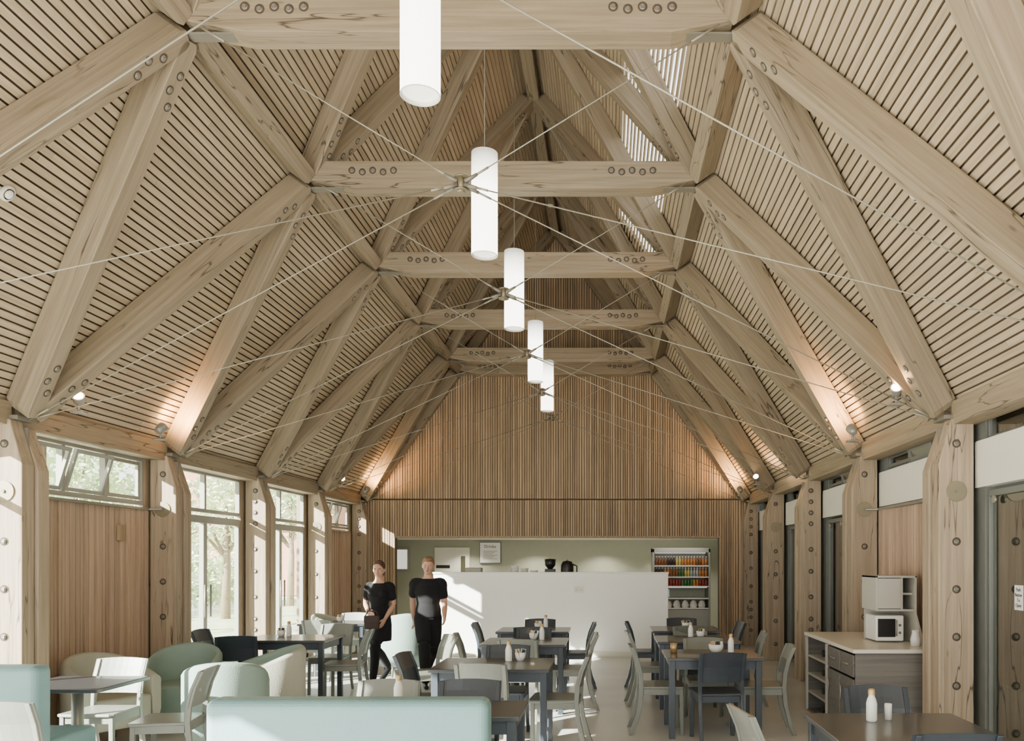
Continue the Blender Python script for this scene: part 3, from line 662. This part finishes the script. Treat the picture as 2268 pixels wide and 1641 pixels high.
for k,y0 in enumerate((-.84,-.43)):
    dr=MB().box(-.42,-.4,y0,y0+.4,.1,.62).build('door','darkoak',o,.004); MB().tube([(-.43,y0+.34,.4),(-.43,y0+.34,.52)],.008,8).build('handle','steel',dr)
    dr=MB().box(-.42,-.4,y0,y0+.4,.64,.83).build('drawer','darkoak',o,.004); MB().tube([(-.43,y0+.14,.74),(-.43,y0+.26,.74)],.008,8).build('handle','steel',dr)
MB().box(-.42,-.4,.02,.06,.07,.84).build('stile','hutch',o); MB().box(-.42,-.4,.8,.85,.07,.84).build('stile','hutch',o)
for i in range(8):
    b=MB().tube([(-.37,0,0),(-.1,0,0),(-.05,0,0),(.1,0,0)],[.035,.035,.012,.012],12).build('stored_bottle','blackpl',loc=(3.6,8.08+(i%2)*.3,[.115,.3,.49,.69][i//2])); tag(b,'dark bottle lying in the open end rack of tea station','bottle','bottles in the tea station rack')
o=thing('hutch','pale grey open hutch standing on the tea station worktop','cabinet',(3.7,7.85,.887))
mb=MB(); mb.box(-.2,-.18,-.32,.1,.3,.62); mb.box(.16,.18,-.32,.1,0,.62); mb.box(-.2,.18,-.32,.1,.6,.62); mb.box(-.18,.16,-.31,.1,.29,.31); mb.box(.03,.05,-.32,.1,.31,.6); mb.box(-.18,.16,.08,.1,0,.6)
mb.build('carcass','hutch',o,.003); MB().box(-.18,.03,-.325,-.31,.315,.595).build('door','hutch',o,.003); MB().box(.05,.16,-.25,.08,.44,.46).build('shelf','hutch',o)
MB().prism([(-.32,0),(-.5,0),(-.5,.05),(-.32,.3)],'X',.15,.17).build('side_wing','hutch',o)
o=thing('microwave','small white microwave oven in the lower opening of the hutch','microwave',(3.64,7.68,.887))
MB().box(-.13,.13,-.12,.2,.012,.25).build('body','ceramic',o,.012); MB().box(-.115,.05,-.128,-.12,.05,.22).build('door','blackpl',o,.006); MB().box(.065,.115,-.126,-.12,.05,.22).build('control_panel','cream',o); MB().tube([(.055,-.14,.06),(.055,-.14,.21)],.006,8).build('handle','steel',o); 
for i in range(2): MB().tube([(.09,-.13,.09+i*.07),(.09,-.122,.09+i*.07)],.013,12).build('knob','aludark',o)
lathe_thing('jug','small pale jug beside microwave on tea station','jug',(3.76,7.25,.887),[(0,0),(.04,0),(.045,.06),(.03,.12),(.035,.14),(.03,.14),(.02,.1),(0,.01)],'ceramic')
p=thing('door_sign','small white paper sign on the near right glass door','sign',(3.985,5.87,1.38),0); p.rotation_euler=(0,0,-PI/2)
MB().box(-.06,.06,-.004,0,-.09,.09).build('sheet','white',p); text('Push\nButton\nTo\nOpen',.036,'blackpl',(0,-.006,0),(PI/2,0,0),p,lines=1.05)
# ---------------------------------------------------------------- people
def fuse(mb,name,mat,parent=None,vox=.008,smooth=4):
    me=mb.mesh(name+'_raw',mat); o=bpy.data.objects.new(name,me); C.objects.link(o)
    r=o.modifiers.new('r','REMESH'); r.mode='VOXEL'; r.voxel_size=vox; r.use_smooth_shade=True
    sm=o.modifiers.new('s','SMOOTH'); sm.iterations=smooth; sm.factor=.5
    dg=bpy.context.evaluated_depsgraph_get(); dg.update(); me2=bpy.data.meshes.new_from_object(o.evaluated_get(dg)); o.modifiers.clear(); o.data=me2
    if not me2.materials: me2.materials.append(M[mat])
    for p_ in me2.polygons: p_.use_smooth=True
    if parent: o.parent=parent
    return o
def chain(mb,pts,rad,seg=14):
    P=[Vector(p) for p in pts]; out=[];rr=[]
    n=len(P)
    for i in range(n-1):
        p0=P[max(i-1,0)];p1=P[i];p2=P[i+1];p3=P[min(i+2,n-1)]
        for k in range(5):
            t=k/5; out.append(.5*((2*p1)+(-p0+p2)*t+(2*p0-5*p1+4*p2-p3)*t*t+(-p0+3*p1-3*p2+p3)*t**3)); rr.append(rad[i]*(1-t)+rad[i+1]*t)
    out.append(P[-1]); rr.append(rad[-1]); mb.tube(out,rr,seg)
    mb.ell(out[0],(rr[0],)*3,12,8); mb.ell(out[-1],(rr[-1],)*3,12,8)
def torso(mb,prof,seg=24,yo=0,tw=0):
    vs=[]
    for z,rx,ry,ox,oy in prof:
        a0=tw*max(0,min(1,(z-.95)/.45))
        for k in range(seg):
            x=rx*math.cos(2*PI*k/seg); y=ry*math.sin(2*PI*k/seg)
            vs.append((x*math.cos(a0)-y*math.sin(a0)+ox,x*math.sin(a0)+y*math.cos(a0)+oy+yo,z))
    n=len(prof); fs=[(i*seg+k,i*seg+(k+1)%seg,(i+1)*seg+(k+1)%seg,(i+1)*seg+k) for i in range(n-1) for k in range(seg)]
    fs+=[list(range(seg-1,-1,-1)),[(n-1)*seg+k for k in range(seg)]]; mb.add(vs,fs,0,True)
def hand(mb,w,dirv,side,curl=.5):
    w=Vector(w);d=Vector(dirv).normalized();sv=Vector(side);sv=(sv-d*sv.dot(d)).normalized();nv=d.cross(sv)
    mb.obox(w+d*.045,d*.045,sv*.036,nv*.013); chain(mb,[w-d*.02,w+d*.03],[.024,.022])
    for i,L in enumerate((.066,.078,.072,.056)):
        b=w+d*.085+sv*(.028-.0187*i); m=b+d*L*.5+nv*L*.12*curl; e=m+d*L*.42+nv*L*.5*curl
        chain(mb,[b,m,e],[.0095,.0085,.0075],8)
    b=w+d*.03+sv*.034; chain(mb,[b,b+sv*.024+d*.026+nv*.006,b+sv*.03+d*.058+nv*.014],[.012,.0105,.0085],8)
def person(loc,label,S,woman,rz):
    root=thing('person',label,'person',loc,rz); root.scale=(S,S,S)
    k=.88 if woman else 1
    TWI=-.2 if not woman else .18
    def tw(p):
        c,s_=math.cos(TWI),math.sin(TWI); return (p[0]*c-p[1]*s_,p[0]*s_+p[1]*c,p[2])
    b=MB()
    sh=.18*k; hipw=.16
    torso(b,[(.86,.12,.09,0,0),(.93,hipw,.115,0,0),(1.02,.152*k+.01,.11,0,0),(1.12,.135*k,.098,0,-.01),(1.25,.16*k,.112,0,-.02),(1.36,.168*k,.105,0,-.02),(1.42,.14*k,.08,0,-.015),(1.46,.08,.06,0,-.01),(1.5,.056,.055,0,-.012),(1.56,.052,.054,0,-.018)],tw=TWI)
    if woman:
        for s in(-1,1): b.ell(tw((s*.07,-.085,1.29)),(.065,.055,.06))
    HX=.02 if woman else -.01
    def H(x,y,z):
        a=.25 if woman else -.3; t=.2; zz=z-1.56
        x2=x*math.cos(a)-y*math.sin(a); y2=x*math.sin(a)+y*math.cos(a); return (x2+HX*zz*5,y2*math.cos(t)-zz*math.sin(t)-.012,1.555+y2*math.sin(t)*.9+zz*math.cos(t))
    b.ell(H(0,.0,1.655),(.076,.092,.1),24,16); b.ell(H(0,-.03,1.6),(.058,.062,.075),20,12); b.ell(H(0,-.062,1.56),(.028,.026,.022)); 
    chain(b,[H(0,-.094,1.655),H(0,-.106,1.625),H(0,-.112,1.612)],[.009,.012,.014],8); 
    for s in(-1,1): b.ell(H(s*.077,.01,1.632),(.011,.02,.031)); b.ell(H(s*.036,-.062,1.615),(.026,.024,.022)); b.ell(H(s*.012,-.1,1.611),(.01,.01,.008))
    b.ell(H(0,-.084,1.585),(.024,.012,.009))
    if woman:
        arms={-1:[(-sh,0,1.395),(-sh-.06,.03,1.15),(-.1,-.17,1.03)],1:[(sh,0,1.395),(sh+.04,.02,1.14),(sh-.03,-.15,.93)]}
    else:
        arms={-1:[(-sh,-.01,1.4),(-sh-.03,.12,1.16),(-sh-.02,.2,.91)],1:[(sh,-.01,1.4),(sh+.04,-.03,1.13),(sh+.04,-.24,.95)]}
    arms={s:[tw(p_) for p_ in v] for s,v in arms.items()}
    for s,(a,e,w) in arms.items():
        r=.85 if woman else 1
        chain(b,[(s*.08,0,1.41),a,((Vector(a)+Vector(e))/2+Vector((s*.006,0,0))),e,(Vector(e)*.6+Vector(w)*.4),w],[.052*r,.058*r,.048*r,.038*r,.04*r,.026*r])
        d=Vector(w)-Vector(e)
        if woman and s<0: d=Vector((.8,-.25,-.25))
        hand(b,w,d,Vector((0,-1,0)) if not(woman and s<0) else Vector((0,0,1)),.7)
    legs={-1:[(-.09,-.02,.92),(-.095,-.24,.54),(-.08,-.26,.1)],1:[(.09,.02,.92),(.09,.03,.5),(.075,.38,.22)]} if not woman else {-1:[(-.085,.02,.92),(-.07,.03,.5),(-.055,.33,.21)],1:[(.085,-.02,.92),(.055,-.22,.54),(.035,-.24,.1)]}
    def foot(an,s): return [(an[0],an[1]+.03,an[2]-.05),(an[0]+s*.01,an[1]-.07,max(.04,an[2]-.12)),(an[0]+s*.02,an[1]-.16,.034)]
    for s,(h,kn,an) in legs.items():
        r=.9 if woman else 1
        cf=Vector(kn)*.62+Vector(an)*.38+Vector((0,.02,0))
        chain(b,[h,(Vector(h)+Vector(kn))/2,kn,cf,an],[.092*r,.078*r,.056*r,.053*r,.034*r])
        chain(b,foot(an,s),[.032,.036,.026])
    fuse(b,'body','skin',root,.0065,4)
    q=MB()
    for s,(h,kn,an) in legs.items():
        cf=Vector(kn)*.62+Vector(an)*.38+Vector((0,.02,0)); g=.012 if woman else .024
        chain(q,[h,(Vector(h)+Vector(kn))/2,kn,cf,Vector(an)+Vector((0,0,.01))],[.092+g*.6,.078+g,.056+g,.053+g*.9,.04+g*.8])
    torso(q,[(.84,.1,.09,0,0),(.9,hipw+.012,.125,0,0),(1.0,.165,.12,0,0),(1.06,.148,.112,0,0)],tw=TWI)
    if woman: torso(q,[(.62,.18,.18,0,-.03),(.7,.185,.16,0,-.02),(.85,.18,.135,0,0),(1.0,.16,.12,0,0)])
    fuse(q,'trousers' if not woman else 'skirt_and_leggings','black',root,.009,3)
    q=MB()
    top=[(.93 if not woman else 1.0,hipw+.022,.132,0,0),(1.04,.165*k+.01,.127,0,0),(1.12,.152*k,.118,0,-.01),(1.25,.175*k,.13,0,-.02),(1.36,.182*k,.118,0,-.019),(1.42,.15*k,.09,0,-.015)]
    top+=[(1.46,.085,.07,0,-.01)] if not woman else [(1.44,.12,.08,0,-.012)]
    torso(q,top,tw=TWI)
    if woman:
        for s in(-1,1): q.ell(tw((s*.07,-.09,1.29)),(.072,.062,.066))
    for s,(a,e,w) in arms.items():
        m_=Vector(a)*.38+Vector(e)*.62
        chain(q,[(s*.08,0,1.405),a,(Vector(a)+m_)/2,m_],[.058*k,.07*k,.066*k,.064*k])
    fuse(q,'shirt','black',root,.009,3)
    q=MB(); hm='hairbrown' if woman else 'hairlight'
    q.ell(H(0,.02,1.675),(.084,.094,.098),24,14)
    if woman: q.ell(H(0,.11,1.68),(.045,.04,.045)); q.ell(H(0,.05,1.6),(.075,.06,.09)); 
    else: q.ell(H(.015,-.04,1.738),(.058,.05,.028)); q.ell(H(0,.05,1.62),(.07,.05,.07))
    fuse(q,'hair',hm,root,.008,2)
    for s in(-1,1):
        e=MB().ell(H(s*.031,-.083,1.645),(.013,.01,.008)).build('eye','eye',root); MB().ell(H(s*.031,-.092,1.645),(.0055,.003,.0055)).build('pupil','iris',e)
        MB().tube([H(s*.016,-.094,1.664),H(s*.032,-.095,1.669),H(s*.047,-.084,1.664)],.0035,6).build('eyebrow',hm,root)
    MB().ell(H(0,-.094,1.585),(.022,.006,.006)).build('lips','lip',root)
    for s,(h,kn,an) in legs.items():
        q=MB(); f=foot(an,s); f[0]=(f[0][0],f[0][1],f[0][2]+.01)
        chain(q,f,[.041,.043,.033])
        fuse(q,'shoe','blackpl',root,.009,2)
    return root
person((-1.36,10.75,0),'man in black t-shirt and trousers walking toward the camera by the counter',.965,False,.4)
person((-2.03,10.85,0),'woman in black top and skirt carrying a brown bag beside the man',.935,True,-.25)
o=thing('shoulder_bag','dark brown leather bag held at the waist by the woman','bag',(-2.06,10.6,.87))
MB().box(-.1,.1,-.03,.03,-.12,.06).build('body','brownbag',o,.025,3); MB().box(-.095,.095,-.036,-.03,-.03,.055).build('flap','brownbag',o,.004)
MB().tube([(-.09,0,.05),(-.05,.0,.12),(.05,.0,.12),(.09,0,.05)],.008,8).build('strap','brownbag',o)
# ---------------------------------------------------------------- outside
def tree(x,y,h,r,label,lm):
    t=thing('tree',label,'tree',(x,y,-.03),0,'trees outside')
    mb=MB(); rnd=random.Random(int(abs(x*31+y*7)))
    cl=[(rnd.gauss(0,r*.42),rnd.gauss(0,r*.42),h*.62+rnd.gauss(0,h*.14),r*rnd.uniform(.3,.5)) for _ in range(14)]
    for _ in range(3600):
        c=rnd.choice(cl); d=Vector((rnd.gauss(0,1),rnd.gauss(0,1),rnd.gauss(0,1))).normalized()*c[3]*rnd.uniform(.6,1.05)
        p=Vector(c[:3])+d; a=Vector((rnd.gauss(0,1),rnd.gauss(0,1),rnd.gauss(0,1))).normalized(); b_=a.orthogonal().normalized(); s=rnd.uniform(.05,.11)
        mb.add([p-a*s,p+b_*s*.5,p+a*s,p-b_*s*.5],[(0,1,2,3)])
    mb.build('crown',lm,t)
    tk=MB().tube([(0,0,0),(.05,0,h*.3),(0,.05,h*.65)],[.14,.1,.05],10)
    for c in cl[:7]: tk.tube([(0,.02,h*.35),(c[0]*.5,c[1]*.5,h*.5),c[:3]],[.05,.035,.012],6)
    tk.build('trunk','bark',t)
tree(-9.5,12.2,4.6,1.7,'bright leafy tree outside the nearest left windows','leaf')
tree(-10.5,17.5,5.2,2.0,'deeper green leafy tree outside left windows','leafd')
tree(-9.8,23,5.0,1.9,'leafy tree outside the second left bay','leaf')
tree(-10.5,29.5,6,2.2,'tall leafy tree beyond the terrace','leafd')
o=MB()
rnd=random.Random(3)
for _ in range(8000):
    p=Vector((-14+rnd.uniform(-.6,.6),rnd.uniform(8,34),rnd.uniform(0,1.7))); a=Vector((rnd.gauss(0,1),rnd.gauss(0,1),rnd.gauss(0,1))).normalized(); b_=a.orthogonal().normalized(); s=rnd.uniform(.08,.16)
    o.add([p-a*s,p+b_*s*.6,p+a*s,p-b_*s*.6],[(0,1,2,3)])
tag(o.build('hedge','leafd'),'clipped green hedge along the terrace outside','hedge')
struct(MB().box(-12.3,-7.2,0,60,-.03,.0).build('lawn','grass'))
o=thing('brick_building','old brick building with red tiled roof beyond the third bay','building',(-16.5,41,0))
MB().box(-4,4,-3,3,0,3.3).build('wall','brick',o); MB().prism([(-3.4,3.2),(3.4,3.2),(0,6.2)],'X',-4.3,4.3).build('roof','rooftile',o); MB().box(1.5,2.3,-.4,.4,5.3,7).build('chimney','brick',o)
for x in(-2,1): MB().box(x-.4,x+.4,-3.05,-3,1.2,2.4).build('window','aludark',o)
for i,y in enumerate((7.7,9.99,12.3,14.6)):
    o=thing('veranda_post','timber veranda post outside the %s left bay'%['first','second','third','fourth'][i],'post',(-4.45,y,0),0,'outer veranda posts')
    MB().box(-.09,.09,-.09,.09,0,2.9).build('shaft','post',o,.008); MB().box(-.12,.12,-.12,.12,0,.03).build('foot_plate','galv',o)
# ---------------------------------------------------------------- light, world, camera
w=bpy.data.worlds.new('sky'); bpy.context.scene.world=w; w.use_nodes=True; N=w.node_tree.nodes; L=w.node_tree.links
bg=N['Background']; tc=N.new('ShaderNodeTexCoord'); sx=N.new('ShaderNodeSeparateXYZ'); L.new(tc.outputs['Generated'],sx.inputs[0]); cr=N.new('ShaderNodeValToRGB')
cr.color_ramp.elements[0].position=0; cr.color_ramp.elements[0].color=(1,.99,.95,1); cr.color_ramp.elements[1].position=.7; cr.color_ramp.elements[1].color=(.82,.91,1,1)
L.new(sx.outputs['Z'],cr.inputs[0]); L.new(cr.outputs[0],bg.inputs['Color']); bg.inputs['Strength'].default_value=4.7
sl=bpy.data.lights.new('sun','SUN'); sl.energy=52; sl.angle=.009; sl.color=(1,.97,.91); so=bpy.data.objects.new('sun',sl); C.objects.link(so)
so.rotation_euler=Vector((1,.85,-.54)).to_track_quat('-Z','Y').to_euler(); so.location=(-8,0,10)
cam=bpy.data.cameras.new('camera'); co=bpy.data.objects.new('camera',cam); C.objects.link(co); co.location=(CX,0,CZ); co.rotation_euler=(PI/2,0,0)
cam.sensor_fit='HORIZONTAL'; cam.sensor_width=36; cam.lens=F/2268*36; cam.shift_x=-211/2268; cam.shift_y=420.5/2268; cam.clip_end=300
bpy.context.scene.camera=co
